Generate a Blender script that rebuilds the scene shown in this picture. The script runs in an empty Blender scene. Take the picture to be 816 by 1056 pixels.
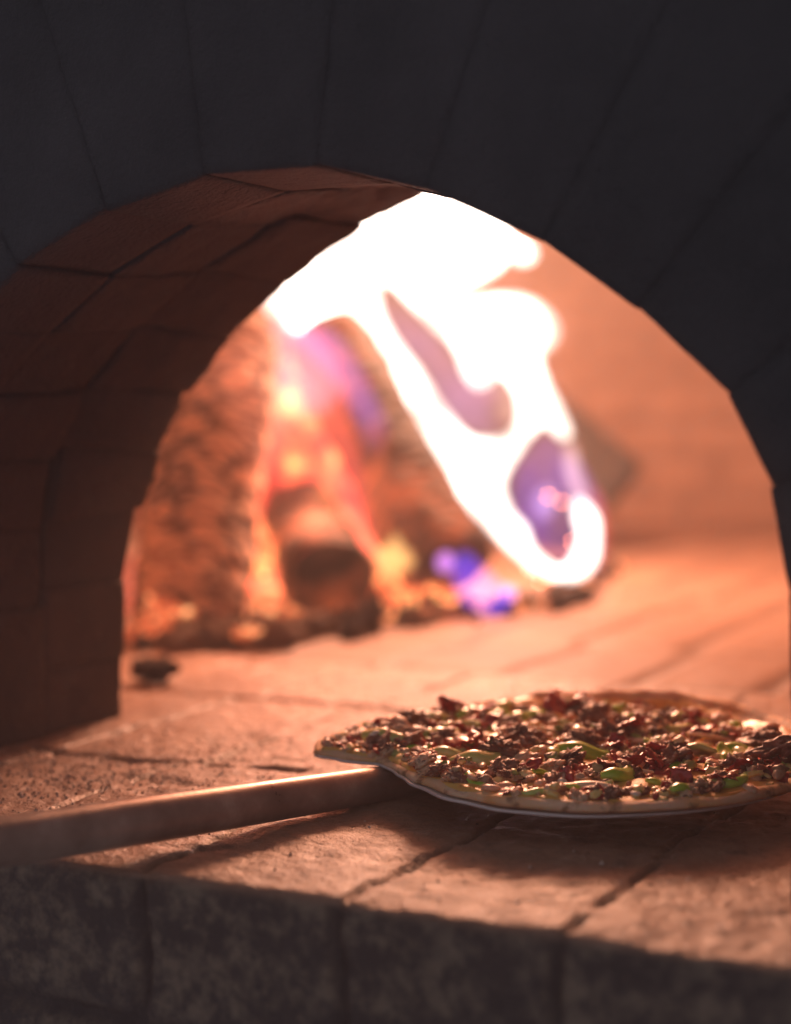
import bpy, bmesh, math, random
from mathutils import Vector, noise, Matrix
random.seed(7)
S = bpy.context.scene
COL = S.collection
PI = math.pi
rad = math.radians

# ------------------------------------------------------------------ helpers
def fbm(x, y, z, o=4):
    return noise.fractal(Vector((x, y, z)), 1.0, 2.0, o, noise_basis='PERLIN_ORIGINAL')

def sstep(a, b, x):
    t = max(0.0, min(1.0, (x-a)/(b-a))); return t*t*(3-2*t)

def mesh_obj(name, verts, faces, mat=None, parent=None, smooth=True, loc=(0, 0, 0), attr=None):
    me = bpy.data.meshes.new(name)
    me.from_pydata([tuple(v) for v in verts], [], faces)
    if smooth:
        me.polygons.foreach_set('use_smooth', [True]*len(me.polygons))
    if attr:
        for k, vals in attr.items():
            a = me.attributes.new(k, 'FLOAT', 'POINT'); a.data.foreach_set('value', vals)
    me.update()
    o = bpy.data.objects.new(name, me); COL.objects.link(o); o.location = loc
    if mat: me.materials.append(getattr(mat, "m", mat))
    if parent: o.parent = parent
    return o

def tag(o, label=None, cat=None, group=None, kind=None):
    if label: o['label'] = label
    if cat: o['category'] = cat
    if group: o['group'] = group
    if kind: o['kind'] = kind
    return o

def empty(name, loc, label, cat, group=None, rot=(0, 0, 0)):
    o = bpy.data.objects.new(name, None); COL.objects.link(o)
    o.location = loc; o.rotation_euler = rot; o.empty_display_size = .02
    return tag(o, label, cat, group)

def copy_of(o, loc, rot, scale, parent=None):
    c = o.copy(); COL.objects.link(c)
    c.location = loc; c.rotation_euler = rot
    c.scale = scale if hasattr(scale, '__len__') else (scale,)*3
    if parent: c.parent = parent
    return c

# node helpers ------------------------------------------------------
class NT:
    def __init__(s, name):
        s.m = bpy.data.materials.new(name); s.m.use_nodes = True
        s.t = s.m.node_tree; s.t.nodes.clear()
        s.out = s.t.nodes.new('ShaderNodeOutputMaterial')
    def n(s, ty, **kw):
        nd = s.t.nodes.new(ty)
        for k, v in kw.items():
            if k.startswith('_'): setattr(nd, k[1:], v)
            else:
                key = k.replace('__', ' ')
                if key.isdigit(): key = int(key)
                s.set(nd.inputs[key], v)
        return nd
    def set(s, inp, v):
        if isinstance(v, bpy.types.NodeSocket): s.t.links.new(v, inp)
        elif hasattr(v, '__len__') and len(v) == 3 and inp.type == 'RGBA': inp.default_value = (*v, 1)
        else: inp.default_value = v
    def coord(s): return s.n('ShaderNodeTexCoord').outputs['Object']
    def noise(s, scale, detail=5, rough=.55, vec=None, dist=0):
        nd = s.n('ShaderNodeTexNoise', Scale=scale, Detail=detail, Roughness=rough, Distortion=dist)
        s.t.links.new(vec or s.coord(), nd.inputs['Vector']); return nd.outputs['Fac']
    def voro(s, scale, vec=None, feature='F1', out='Distance'):
        nd = s.n('ShaderNodeTexVoronoi', _feature=feature, Scale=scale)
        s.t.links.new(vec or s.coord(), nd.inputs['Vector']); return nd.outputs[out]
    def ramp(s, fac, stops):
        nd = s.n('ShaderNodeValToRGB'); s.set(nd.inputs[0], fac)
        e = nd.color_ramp.elements
        while len(e) < len(stops): e.new(.5)
        for el, (p, c) in zip(e, stops):
            el.position = p
            el.color = (c, c, c, 1) if not hasattr(c, '__len__') else (*c, 1)
        return nd.outputs['Color']
    def mix(s, f, a, b, mode='MIX'):
        nd = s.n('ShaderNodeMix', _data_type='RGBA', _blend_type=mode)
        s.set(nd.inputs[0], f); s.set(nd.inputs[6], a); s.set(nd.inputs[7], b)
        return nd.outputs[2]
    def math(s, op, a, b=0.0, c=0.0):
        nd = s.n('ShaderNodeMath', _operation=op)
        s.set(nd.inputs[0], a); s.set(nd.inputs[1], b); s.set(nd.inputs[2], c); return nd.outputs[0]
    def attr(s, name):
        return s.n('ShaderNodeAttribute', _attribute_name=name).outputs['Fac']
    def bump(s, h, strength=.5, dist=.002, normal=None):
        nd = s.n('ShaderNodeBump', Strength=strength, Distance=dist, Height=h)
        if normal: s.t.links.new(normal, nd.inputs['Normal'])
        return nd.outputs['Normal']
    def bsdf(s, **kw):
        b = s.n('ShaderNodeBsdfPrincipled', **kw)
        s.t.links.new(b.outputs[0], s.out.inputs['Surface']); return b

def mat_hearth():
    k = NT('hearth_brick'); n1 = k.noise(9, 6, .6); n2 = k.noise(55, 6, .65); n3 = k.noise(260, 4, .6)
    col = k.ramp(n1, [(.3, (.27, .14, .085)), (.5, (.36, .195, .12)), (.7, (.46, .265, .17))])
    col = k.mix(k.ramp(n2, [(.52, 0), (.72, 1)]), col, (.20, .12, .085))
    col = k.mix(k.ramp(n3, [(.6, 0), (.75, .6)]), col, (.13, .08, .06))
    col = k.mix(k.ramp(k.noise(24, 5, .7), [(.60, 0), (.72, .6)]), col, (.52, .38, .28))
    jd = k.attr('joint')
    col = k.mix(k.math('MULTIPLY', jd, .85), col, (.05, .036, .03))
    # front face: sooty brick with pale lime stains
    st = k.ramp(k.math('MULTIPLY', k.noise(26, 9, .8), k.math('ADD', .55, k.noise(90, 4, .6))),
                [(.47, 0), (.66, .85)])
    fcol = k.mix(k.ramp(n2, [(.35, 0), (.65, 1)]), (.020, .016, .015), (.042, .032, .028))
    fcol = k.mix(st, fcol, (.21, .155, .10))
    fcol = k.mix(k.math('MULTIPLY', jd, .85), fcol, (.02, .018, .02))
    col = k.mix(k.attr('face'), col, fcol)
    h = k.math('ADD', k.math('MULTIPLY', n2, .8), k.math('MULTIPLY', n3, .6))
    pit = k.ramp(k.voro(120), [(0, 0), (.25, 1)])
    h = k.math('ADD', h, k.math('MULTIPLY', pit, .12))
    k.bsdf(Base__Color=col, Roughness=k.ramp(n2, [(.3, .38), (.7, .62)]), Normal=k.bump(h, .75, .004))
    return k.m

def mat_floor():
    k = NT('oven_floor_brick'); n1 = k.noise(5, 5, .6); n2 = k.noise(30, 5, .6)
    col = k.ramp(n1, [(.3, (.25, .145, .10)), (.7, (.37, .22, .15))])
    col = k.mix(k.ramp(n2, [(.55, 0), (.75, .6)]), col, (.2, .12, .09))
    col = k.mix(k.math('MULTIPLY', k.attr('joint'), .8), col, (.09, .06, .05))
    k.bsdf(Base__Color=col, Roughness=.6, Specular__IOR__Level=.35, Normal=k.bump(n2, .5, .004))
    return k.m

def mat_arch():
    k = NT('sooty_arch_brick'); n1 = k.noise(8, 6, .6); n2 = k.noise(60, 6, .65); n3 = k.noise(240, 3, .6)
    rb = k.attr('tone')
    col = k.ramp(n1, [(.3, (.030, .026, .027)), (.55, (.052, .043, .043)), (.75, (.095, .074, .070))])
    col = k.mix(k.math('MULTIPLY', rb, .55), col, (.055, .038, .034))
    col = k.mix(k.ramp(n2, [(.55, 0), (.7, .7)]), col, (.05, .036, .034))
    col = k.mix(k.ramp(k.noise(34, 6, .75), [(.62, 0), (.70, .8)]), col, (.16, .115, .10))
    soot = k.attr('soot')
    col = k.mix(k.math('MULTIPLY', soot, .9), col, k.mix(k.ramp(k.noise(5, 5, .65), [(.35, 0), (.65, 1)]), (.036, .034, .035), (.080, .072, .072)))
    h = k.math('ADD', n2, k.math('MULTIPLY', n3, .7))
    k.bsdf(Base__Color=col, Roughness=.75, Normal=k.bump(h, .9, .004))
    return k.m

def mat_mortar():
    k = NT('dark_mortar'); k.bsdf(Base__Color=k.mix(k.noise(60), (.035, .027, .026), (.07, .054, .05)), Roughness=.95)
    return k.m

def mat_dome():
    k = NT('dome_brick'); n1 = k.noise(2.2, 6, .6); n2 = k.noise(14, 5, .6)
    col = k.ramp(n1, [(.3, (.27, .15, .10)), (.7, (.41, .24, .165))])
    col = k.mix(k.ramp(n2, [(.5, 0), (.75, .45)]), col, (.18, .09, .06))
    col = k.mix(k.math('MULTIPLY', k.attr('joint'), .55), col, (.16, .10, .08))
    k.bsdf(Base__Color=col, Roughness=.85, Normal=k.bump(n2, .5, .01))
    return k.m

def mat_charlog(name='charred_wood', ash=.55, emb=0.0, base=(.035, .024, .02)):
    k = NT(name)
    mp = k.n('ShaderNodeMapping', Scale=(1, 1, 2.6)); k.t.links.new(k.coord(), mp.inputs['Vector']); v = mp.outputs[0]
    nz = k.n('ShaderNodeTexNoise', Scale=22, Detail=3); k.t.links.new(v, nz.inputs['Vector'])
    v2 = k.n('ShaderNodeVectorMath', _operation='MULTIPLY_ADD')
    k.t.links.new(nz.outputs['Color'], v2.inputs[0]); v2.inputs[1].default_value = (.03,)*3; k.t.links.new(v, v2.inputs[2])
    cell = k.voro(21, v2.outputs[0], 'DISTANCE_TO_EDGE'); crack = k.ramp(cell, [(.03, 1), (.19, 0)])
    n1 = k.noise(16, 5, .65, v); n2 = k.noise(6, 4, .6)
    col = k.mix(k.ramp(n1, [(.33, 0), (.50, 1)]), base, (ash, ash*.72, ash*.55))
    col = k.mix(k.ramp(n2, [(.42, 0), (.68, .7)]), col, (ash*.9, ash*.6, ash*.42))
    col = k.mix(crack, col, (.012, .009, .009))
    kw = dict(Base__Color=col, Roughness=.85, Normal=k.bump(cell, .9, .012))
    if emb > 0:
        e = k.math('MULTIPLY', k.ramp(k.noise(9, 4, .6), [(.45, 0), (.75, 1)]), k.ramp(cell, [(.0, 1), (.3, .15)]))
        kw['Emission__Color'] = (1, .16, .05); kw['Emission__Strength'] = k.math('MULTIPLY', e, emb)
    k.bsdf(**kw)
    return k.m

def mat_glow(name, strength, lo=(.35, .02, .01), mid=(1, .12, .05), hi=(1, .55, .16), sc=11):
    k = NT(name); n1 = k.noise(sc, 4, .6)
    ec = k.ramp(n1, [(.32, lo), (.5, mid), (.68, hi)])
    es = k.math('MULTIPLY', k.ramp(n1, [(.3, .12), (.5, .6), (.72, 1.6)]), strength)
    k.bsdf(Base__Color=(.06, .03, .02), Roughness=.9, Emission__Color=ec, Emission__Strength=es,
           Normal=k.bump(k.noise(50), .6, .006))
    return k.m

def mat_flame(name, color, strength, noisy=None):
    k = NT(name); e = k.n('ShaderNodeEmission', Color=color, Strength=strength)
    k.t.links.new(e.outputs[0], k.out.inputs['Volume']); return k.m

def simple(name, c1, c2, sc=60, rough=.5, bump=.4, dist=.001, coat=0.0, sss=0.0, spots=None, spec=.5):
    k = NT(name); n1 = k.noise(sc, 5, .6)
    col = k.mix(k.ramp(n1, [(.35, 0), (.65, 1)]), c1, c2)
    if spots: col = k.mix(k.ramp(k.noise(sc*2.2, 4, .6), [(.56, 0), (.66, 1)]), col, spots)
    kw = dict(Base__Color=col, Roughness=rough, Normal=k.bump(k.noise(sc*3), bump, dist))
    kw['Coat Weight'.replace(' ', '__')] = coat
    kw['Coat__Roughness'] = .18
    kw['Specular__IOR__Level'] = spec
    if sss: kw['Subsurface__Weight'] = sss; kw['Subsurface__Scale'] = .004; 
    k.bsdf(**kw); return k.m

# ------------------------------------------------------------------ hearth (ledge + floor under the arch)
XJ = [-1.04, -.92, -.80, -.680, -.545, -.418, -.300, -.175, -.06, .06]
YJ = [.257, .512]
def xj_at(i, y):
    x = XJ[i]
    if y > .512: x += .02 if i % 2 == 0 else .012
    return x + .0025*math.sin(y*23+i*2.1) + .0018*math.sin(y*61+i)
def joint_top(x, y):
    """(groove 0..1) distance-based"""
    g = 0
    for i in range(len(XJ)):
        w = .0014 + .0018*max(0, fbm(x*9+i*3, y*9, 3.3, 2)) + .0010*fbm(x*40, y*40, i, 2)
        d = abs(x-xj_at(i, y)); g = max(g, 1-sstep(w*.35, w*1.5, d))
    for j, yj in enumerate(YJ):
        w = .0018 + .0022*max(0, fbm(x*8+j*5, y*8, 9.1, 2))
        d = abs(y-(yj+.0035*math.sin(x*17+j)+.002*math.sin(x*53))); g = max(g, (1-sstep(w*.35, w*1.5, d)) * (1 if x < -.62 or j else .45))
    return g
def brick_id(x, y):
    i = sum(1 for k in range(len(XJ)) if x > xj_at(k, y)); j = sum(1 for q in YJ if y > q)
    return i, j
xs = []; x = -1.08
while x < .12:
    xs.append(x); x += .0034
sy = []                      # parameter: negative = down the face, positive = y
s = -.20
while s < -.02: sy.append(s); s += .005
while s < .72: sy.append(s); s += .0034
sy.append(.72)
V = []; Fc = []; aj = []; af = []
R0 = .006
for s in sy:
    for x in xs:
        # rounded edge between face (y=0) and top (z=0)
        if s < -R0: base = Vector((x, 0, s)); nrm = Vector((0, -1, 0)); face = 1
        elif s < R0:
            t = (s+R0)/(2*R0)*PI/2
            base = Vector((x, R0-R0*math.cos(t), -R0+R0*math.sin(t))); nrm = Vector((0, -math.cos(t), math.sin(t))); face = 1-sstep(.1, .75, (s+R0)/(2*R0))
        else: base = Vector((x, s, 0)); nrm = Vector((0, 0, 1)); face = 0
        yy = max(s, 0)
        if s > 0: g = joint_top(x, s)
        else:
            g = 0
            for i in range(len(XJ)):
                w = .0032+.0015*fbm(x*30, s*30, 7+i, 2); d = abs(x-xj_at(i, 0)-.003*math.sin(s*50+i)); g = max(g, 1-sstep(w*.35, w*1.6, d))
            d = abs(s+.082+.003*math.sin(x*21)); g = max(g, 1-sstep(.002, .008, d))
        bi, bj = brick_id(x, yy)
        if s < -.082: bj = 9
        lvl = .0016*math.sin(bi*12.9+bj*78.2)
        h = lvl - .0055*g + .0013*fbm(x*14, s*14, 1.7, 4) + .0009*fbm(x*90, s*90, 4.2, 4)
        # chipped, pitted patches
        c = fbm(x*11+4, s*16, 8.8, 3)
        if c > .24: h -= .0022*min(1, (c-.24)*5)*(.4+.9*abs(fbm(x*130, s*130, 2, 3)))
        # worn edge of the ledge
        if -.02 < s < .02: h -= .004*max(0, fbm(x*26, 0, 5.5, 4)+.12)*(1-abs(s)/.02)
        # spalled crack in front of the left pier
        cr = abs(s-(.262+.020*math.sin(x*19)+.012*fbm(x*30, 2, 2, 3)))
        if -.83 < x < -.60: h -= .006*(1-sstep(.002, .009, cr))
        p = base+nrm*h
        if s < 0: p.y += .0
        V.append(p); aj.append(g); af.append(face)
nx = len(xs)
for r in range(len(sy)-1):
    for c in range(nx-1):
        a = r*nx+c; Fc.append((a, a+1, a+nx+1, a+nx))
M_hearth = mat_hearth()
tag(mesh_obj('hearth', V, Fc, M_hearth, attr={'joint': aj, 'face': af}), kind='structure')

# far floor inside the chamber
V = []; Fc = []; aj = []
nx = 330; ny = 250
for j in range(ny+1):
    for i in range(nx+1):
        x = -2.05+i*(2.95/nx); y = .718+(j/ny)*2.4
        g = 0
        for k2 in range(-14, 9):
            row = int(math.floor((y-.74)/.235)); xx = -.545+k2*.122+(.0 if row % 3 else .02)
            d = abs(x-xx-.003*math.sin(y*9+k2)); g = max(g, 1-sstep(.002, .010, d))
        d = abs(((y-.74+.1175) % .235)-.1175); g = max(g, .8*(1-sstep(.002, .010, d)))
        V.append((x, y, -.001-.006*g+.003*fbm(x*6, y*6, 2, 3))); aj.append(g)
for j in range(ny):
    for i in range(nx):
        a = j*(nx+1)+i; Fc.append((a, a+1, a+nx+2, a+nx+1))
tag(mesh_obj('floor', V, Fc, mat_floor(), attr={'joint': aj}), kind='structure')
# ash grit and crumbs scattered over the ledge
V = []; Fs = []; gr = random.Random(77)
oct_ = [(1, 0, 0), (0, 1, 0), (-1, 0, 0), (0, -1, 0), (0, 0, 1), (0, 0, -.6)]; of = [(0, 1, 4), (1, 2, 4), (2, 3, 4), (3, 0, 4), (1, 0, 5), (2, 1, 5), (3, 2, 5), (0, 3, 5)]
for k_ in range(2600):
    if k_ % 3: x = gr.gauss(-.74, .07); y = gr.gauss(.20, .07)
    else: x = gr.uniform(-1.0, .05); y = gr.uniform(.01, .70)
    if x < -.832 or not .012 < y < .70: continue
    s_ = gr.uniform(.0004, .0015)*(1.5 if gr.random() < .06 else 1); a = gr.uniform(0, 6.28); o0 = len(V)
    for p in oct_:
        j_ = gr.uniform(.6, 1.3); px, py = p[0]*s_*j_, p[1]*s_*j_
        V.append((x+px*math.cos(a)-py*math.sin(a), y+px*math.sin(a)+py*math.cos(a), .0012*math.sin(sum(1 for q in XJ if x > q)*12.9)+s_*.5+p[2]*s_*j_*.8))
    Fs += [tuple(o0+i for i in f) for f in of]
k = NT('ash_grit'); k.bsdf(Base__Color=k.ramp(k.noise(300, 2), [(.38, (.08, .05, .04)), (.5, (.40, .26, .19)), (.66, (.72, .60, .50))]), Roughness=.7)
tag(mesh_obj('ash_grit', V, Fs, k.m, smooth=False), 'fine ash grit and crumbs scattered over the brick ledge', 'ash grit', kind='stuff')
# solid body below the hearth, behind its face
def box(x0, x1, y0, y1, z0, z1):
    v = [(x0, y0, z0), (x1, y0, z0), (x1, y1, z0), (x0, y1, z0), (x0, y0, z1), (x1, y0, z1), (x1, y1, z1), (x0, y1, z1)]
    f = [(0, 3, 2, 1), (4, 5, 6, 7), (0, 1, 5, 4), (1, 2, 6, 5), (2, 3, 7, 6), (3, 0, 4, 7)]
    return v, f
v, f = box(-2.2, 1.14, .012, 3.2, -1.0, -.03)
tag(mesh_obj('oven_base', v, f, mat_mortar(), smooth=False), kind='structure')

# ------------------------------------------------------------------ arch of bricks
CX = -.528
HALF = [(.312, -.004), (.314, .100), (.309, .160), (.297, .212), (.270, .260), (.226, .303), (.172, .340), (.108, .371), (.038, .389)]
M_arch = mat_arch(); M_mort = mat_mortar()
oven = empty('brick_oven', (CX, .1, 0), 'dark sooty brick pizza oven with a rounded arch mouth and glowing chamber', 'oven')
OI = Matrix.Translation((-CX, -.1, 0))

def rbox(dim, r, n, seed, amp):
    """rounded, roughened box centred at 0; returns verts (Vector), faces"""
    cache = {}; V = []; Fs = []
    def vid(p):
        key = (round(p[0]*1e4), round(p[1]*1e4), round(p[2]*1e4))
        if key in cache: return cache[key]
        P = Vector(p); inner = Vector([max(-(d/2-r), min(d/2-r, q)) for d, q in zip(dim, P)])
        dd = P-inner
        if dd.length > 0: P = inner + dd.normalized()*min(r, dd.length) if dd.length > r else P
        q = P*1.0
        k = fbm(q.x*28+seed, q.y*28, q.z*28+seed*2, 4)*amp + fbm(q.x*90, q.y*90+seed, q.z*90, 3)*amp*.4
        nn = (P-inner).normalized() if dd.length > 0 else Vector((0, 0, 0))
        P = P+nn*k
        V.append(P); cache[key] = len(V)-1; return len(V)-1
    for ax in range(3):
        a, b = (ax+1) % 3, (ax+2) % 3
        na = max(2, int(dim[a]/n)); nb = max(2, int(dim[b]/n))
        for sgn in (-1, 1):
            ids = [[None]*(nb+1) for _ in range(na+1)]
            for i in range(na+1):
                for j in range(nb+1):
                    p = [0, 0, 0]; p[ax] = sgn*dim[ax]/2; p[a] = -dim[a]/2+dim[a]*i/na; p[b] = -dim[b]/2+dim[b]*j/nb
                    ids[i][j] = vid(p)
            for i in range(na):
                for j in range(nb):
                    q = (ids[i][j], ids[i+1][j], ids[i+1][j+1], ids[i][j+1])
                    Fs.append(q if sgn > 0 else q[::-1])
    return V, Fs

segs = []
HALF_MID = [(.312, -.004), (.312, .100), (.311, .160), (.302, .214), (.270, .264), (.224, .310), (.170, .350), (.108, .382), (.038, .402)]
HALF_BACK = [(.309, -.004), (.306, .050), (.304, .112), (.291, .170), (.272, .216), (.244, .263), (.204, .306), (.150, .348), (.086, .388), (.020, .415)]
HALF = [(.312, -.004), (.313, .100), (.311, .162), (.301, .213), (.277, .259), (.228, .304), (.176, .341), (.108, .373), (.038, .391)]
MID_FINE = [(.312, -.004), (.312, .050), (.312, .112), (.310, .165), (.299, .222), (.271, .267), (.225, .313), (.166, .353), (.094, .386), (.024, .404)]
def profile(H): return [(CX-a, z) for a, z in H] + [(CX+a, z) for a, z in reversed(H)]
pts = profile(HALF)
def vertex_normal(i):
    a = Vector(pts[max(i-1, 0)]); b = Vector(pts[min(i+1, len(pts)-1)]); t = (b-a).normalized()
    n = Vector((-t.y, t.x))         # pointing outwards (away from the opening)
    if i in (0, 1): n = Vector((-1, 0))
    if i in (len(pts)-1, len(pts)-2): n = Vector((1, 0))
    if i == 2: n = Vector((-1, .06)).normalized()
    if i == len(pts)-3: n = Vector((1, .06)).normalized()
    return n
YC = [(.100, .1965), (.1985, .2945), (.2975, .394)]
rng = random.Random(11)
for ci, (ya, yb) in enumerate(YC):
    pts = profile([HALF, HALF_MID, HALF_BACK][ci]); front = profile([HALF, HALF, MID_FINE][ci])
    V = []; Fs = []; at = []; so = []
    T = .24 if ci == 0 else .13
    shift = [0, .0, .0][ci]
    for i in range(len(pts)-1):
        p0, p1 = Vector(pts[i]), Vector(pts[i+1]); n0, n1 = vertex_normal(i), vertex_normal(i+1)
        off = rng.uniform(-.0018, .0022); back = rng.uniform(-.005, .004) if ci == 2 else 0
        if ci == 2 and i == 2: off = .007
        tone = rng.random(); seed = rng.random()*50
        L = (p1-p0).length; gap = -.0004
        bv, bf = rbox((L-2*gap, yb-ya, T), .0013 if ci == 0 else .0022, .0052 if ci else .0065, seed, .0004 if ci == 0 else .0022)
        o0 = len(V)
        gap = gap
        for P in bv:
            u = (P.x+(L)/2)/L; w = P.z+T/2+off   # w: outward distance
            t_ = (P.y+(yb-ya)/2)/(yb-ya); g0 = Vector(front[i]).lerp(p0, t_); g1 = Vector(front[i+1]).lerp(p1, t_)
            q = (g0+n0*w)*(1-u)+(g1+n1*w)*u
            y = P.y+(ya+yb)/2+back
            V.append((q.x, y, q.y)); at.append(tone)
            s1 = 1-sstep(.0, .05, y-.10+.02*fbm(q.x*12, y*12, q.y*12, 3))
            s2 = .75*sstep(.26, .38, q.y)*(1-sstep(.25, .42, y))
            so.append(max(s1, s2))
        Fs += [tuple(o0+k for k in f) for f in bf]
    o = mesh_obj('arch_course', [OI @ Vector(v) for v in V], Fs, M_arch, oven, attr={'tone': at, 'soot': so})
# mortar bed behind / between the bricks
V = []; Fs = []
for ci, (ya, yb) in enumerate(((.1008, .197), (.200, .295), (.2985, .391))):
    pts = profile([HALF, HALF_MID, HALF_BACK][ci]); front = profile([HALF, HALF, MID_FINE][ci]); o0 = len(V)
    for i, p in enumerate(pts):
        n = vertex_normal(i); a = Vector(p)+n*.0030; b = Vector(p)+n*(.2 if ci == 0 else .12)
        a0 = Vector(front[i])+n*.0030
        for (q, y) in ((a0, ya), (a, yb), (b, yb), (b, ya)): V.append(OI @ Vector((q.x, y, q.y)))
    for i in range(len(pts)-1):
        for k in range(4):
            Fs.append((o0+i*4+k, o0+i*4+(k+1) % 4, o0+(i+1)*4+(k+1) % 4, o0+(i+1)*4+k))
pts = profile(HALF)
mesh_obj('mortar', V, Fs, M_mort, oven, smooth=False)
# facade plate round the ring: front and back skins, from ring outwards to a rectangle
def rect_hit(c, d, x0, x1, z1):
    t = 1e9
    if d.x > 1e-6: t = min(t, (x1-c.x)/d.x)
    if d.x < -1e-6: t = min(t, (x0-c.x)/d.x)
    if d.y > 1e-6: t = min(t, (z1-c.y)/d.y)
    return c+d*t
V = []; Fs = []
for i, p in enumerate(pts):
    n = vertex_normal(i); a = Vector(p)+n*.12; c = Vector(p)
    b = rect_hit(c, n, -2.2, 1.14, 1.25)
    for (q, y) in ((Vector(p)+n*.236, .106), (b, .106), (b, .388), (a, .388)): V.append(OI @ Vector((q.x, y, q.y)))
N = len(pts)
for i in range(N-1):
    for k in range(3): Fs.append((i*4+k, (i+1)*4+k, (i+1)*4+k+1, i*4+k+1))
# corners of the rectangle
base = len(V)
def corner(i, x):
    for y in (.106, .388): V.append(OI @ Vector((x, y, 1.25)))
    k = len(V)-2
    Fs.append((i*4+1, (i+1)*4+1, k)); Fs.append((i*4+2, k+1, (i+1)*4+2)); Fs.append((i*4+1, k, k+1, i*4+2)); Fs.append((k, (i+1)*4+1, (i+1)*4+2, k+1))
for i in range(N-1):
    v0, v1 = V[i*4+1], V[(i+1)*4+1]
    if v0.x < -1.5 and abs(v0.x-v1.x) > .05 and v0.z < 1.24: corner(i, -2.2)
    if v1.x > 1.3 and abs(v0.x-v1.x) > .05 and v1.z < 1.24: corner(i, 1.14)
mesh_obj('facade', V, Fs, simple('sooty_facade', (.06, .052, .056), (.10, .085, .085), 14, .85, .5, .004), oven, smooth=False)

# dome chamber
V = []; Fs = []; aj = []
DC = Vector((-.54, 1.58, 0)); DR = 1.28; HW = .28; DH = .62
prof = []
k = 0
while k*.014 < HW: prof.append((DR, k*.014-.01, k*.014)); k += 1
m = 60
for q in range(m+1):
    t = q/m*PI/2*.995; prof.append((DR*math.cos(t), HW+DH*math.sin(t), HW+t*.95))
na = 420
for (r_, z, sl) in prof:
    for i in range(na):
        th = 2*PI*i/na
        row = int(sl/.075); gz = abs(((sl+.0375) % .075)-.0375)
        nb = 56; ga = abs((((th/(2*PI))*nb+(.5 if row % 2 else 0)+.5) % 1)-.5)*2*PI/nb*DR
        g = max(1-sstep(.002, .010, gz), (1-sstep(.002, .010, ga))*(r_/DR > .4))
        rr = r_+.010*g+.008*fbm(math.cos(th)*3, math.sin(th)*3, z*4, 3)
        V.append(Vector((DC.x+rr*math.cos(th)-CX, DC.y+rr*math.sin(th)-.1, z))); aj.append(g)
for j in range(len(prof)-1):
    for i in range(na):
        a = j*na+i; b = j*na+(i+1) % na
        f = (a, a+na, b+na, b)
        if sum(V[q].y for q in f)/4+.1 > .397: Fs.append(f)
# crown cap
top = len(prof)-1
Fs.append(tuple(top*na+i for i in range(na)))
mesh_obj('dome', V, Fs, mat_dome(), oven, attr={'joint': aj})

# ------------------------------------------------------------------ peel
PC = Vector((-.412, .292, 0)); PZ = .0240; PR = .1635
DENT = [(-180, 1), (-160, 1.02), (-152, 1.01), (-146, .91), (-138, .765), (-130, .755), (-122, .775), (-110, .825), (-94, .905), (-80, .975), (-66, 1.01), (-50, 1), (180, 1)]
def dent(th):
    """the edge runs nearly straight where the handle meets it"""
    a = (math.degrees(th)+180) % 360-180
    for (p, u), (q, v) in zip(DENT, DENT[1:]):
        if a <= q: return u+(v-u)*sstep(p, q, a)
    return 1.0
M_steel = NT('scuffed_steel')
n_ = M_steel.noise(30, 5, .6); mp = M_steel.n('ShaderNodeMapping', Scale=(1, 1, 1)); 
sc_ = M_steel.noise(300, 2, .5)
M_steel.bsdf(Base__Color=M_steel.ramp(n_, [(.3, (.34, .28, .26)), (.7, (.52, .44, .41))]), Metallic=.9,
             Roughness=M_steel.ramp(n_, [(.3, .30), (.7, .46)]), Normal=M_steel.bump(sc_, .12, .0006))
M_blade = NT('floured_aluminium')
n_ = M_blade.noise(45, 5, .6)
M_blade.bsdf(Base__Color=M_blade.ramp(n_, [(.3, (.66, .60, .56)), (.7, (.82, .77, .73))]), Metallic=.15, Roughness=.6,
             Normal=M_blade.bump(n_, .15, .001))
M_handle = NT('dull_handle_tube')
n_ = M_handle.noise(26, 6, .62)
M_handle.bsdf(Base__Color=M_handle.ramp(n_, [(.35, (.26, .165, .125)), (.6, (.42, .28, .21)), (.75, (.58, .43, .34))]), Metallic=.3,
              Roughness=M_handle.ramp(n_, [(.3, .26), (.7, .44)]), Normal=M_handle.bump(M_handle.noise(180, 4), .18, .0008))
peel = empty('pizza_peel', (PC.x, PC.y, PZ), 'round metal pizza peel with a thick tube handle running out of frame at left', 'peel')
HDIR = Vector((-.30, -1.0, 0)).normalized()
# blade: disc with slightly raised rim, plus a tongue towards the handle
V = []; Fs = []
na = 144
ringdef = [(0, 0), (.5, 0), (.93, 0), (.975, .0), (.995, .0004), (1.0, -.0002), (.998, -.0012), (.985, -.0016), (.93, -.0022), (.5, -.0022), (0, -.0022)]
def blade_r(th):
    d = Vector((math.cos(th), math.sin(th), 0)); c = d.dot(HDIR)
    return PR*dent(th)*(1+.006*math.sin(th*3+1)+.004*math.sin(th*7))
for (f_, z) in ringdef:
    for i in range(na):
        th = 2*PI*i/na; r_ = blade_r(th)*f_
        V.append((r_*math.cos(th), r_*math.sin(th), z+.0012*math.sin(th*2+.6)*f_))
for j in range(len(ringdef)-1):
    for i in range(na):
        a = j*na+i; b = j*na+(i+1) % na; Fs.append((a, b, b+na, a+na))
mesh_obj('blade', V, Fs, M_blade, peel)
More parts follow.
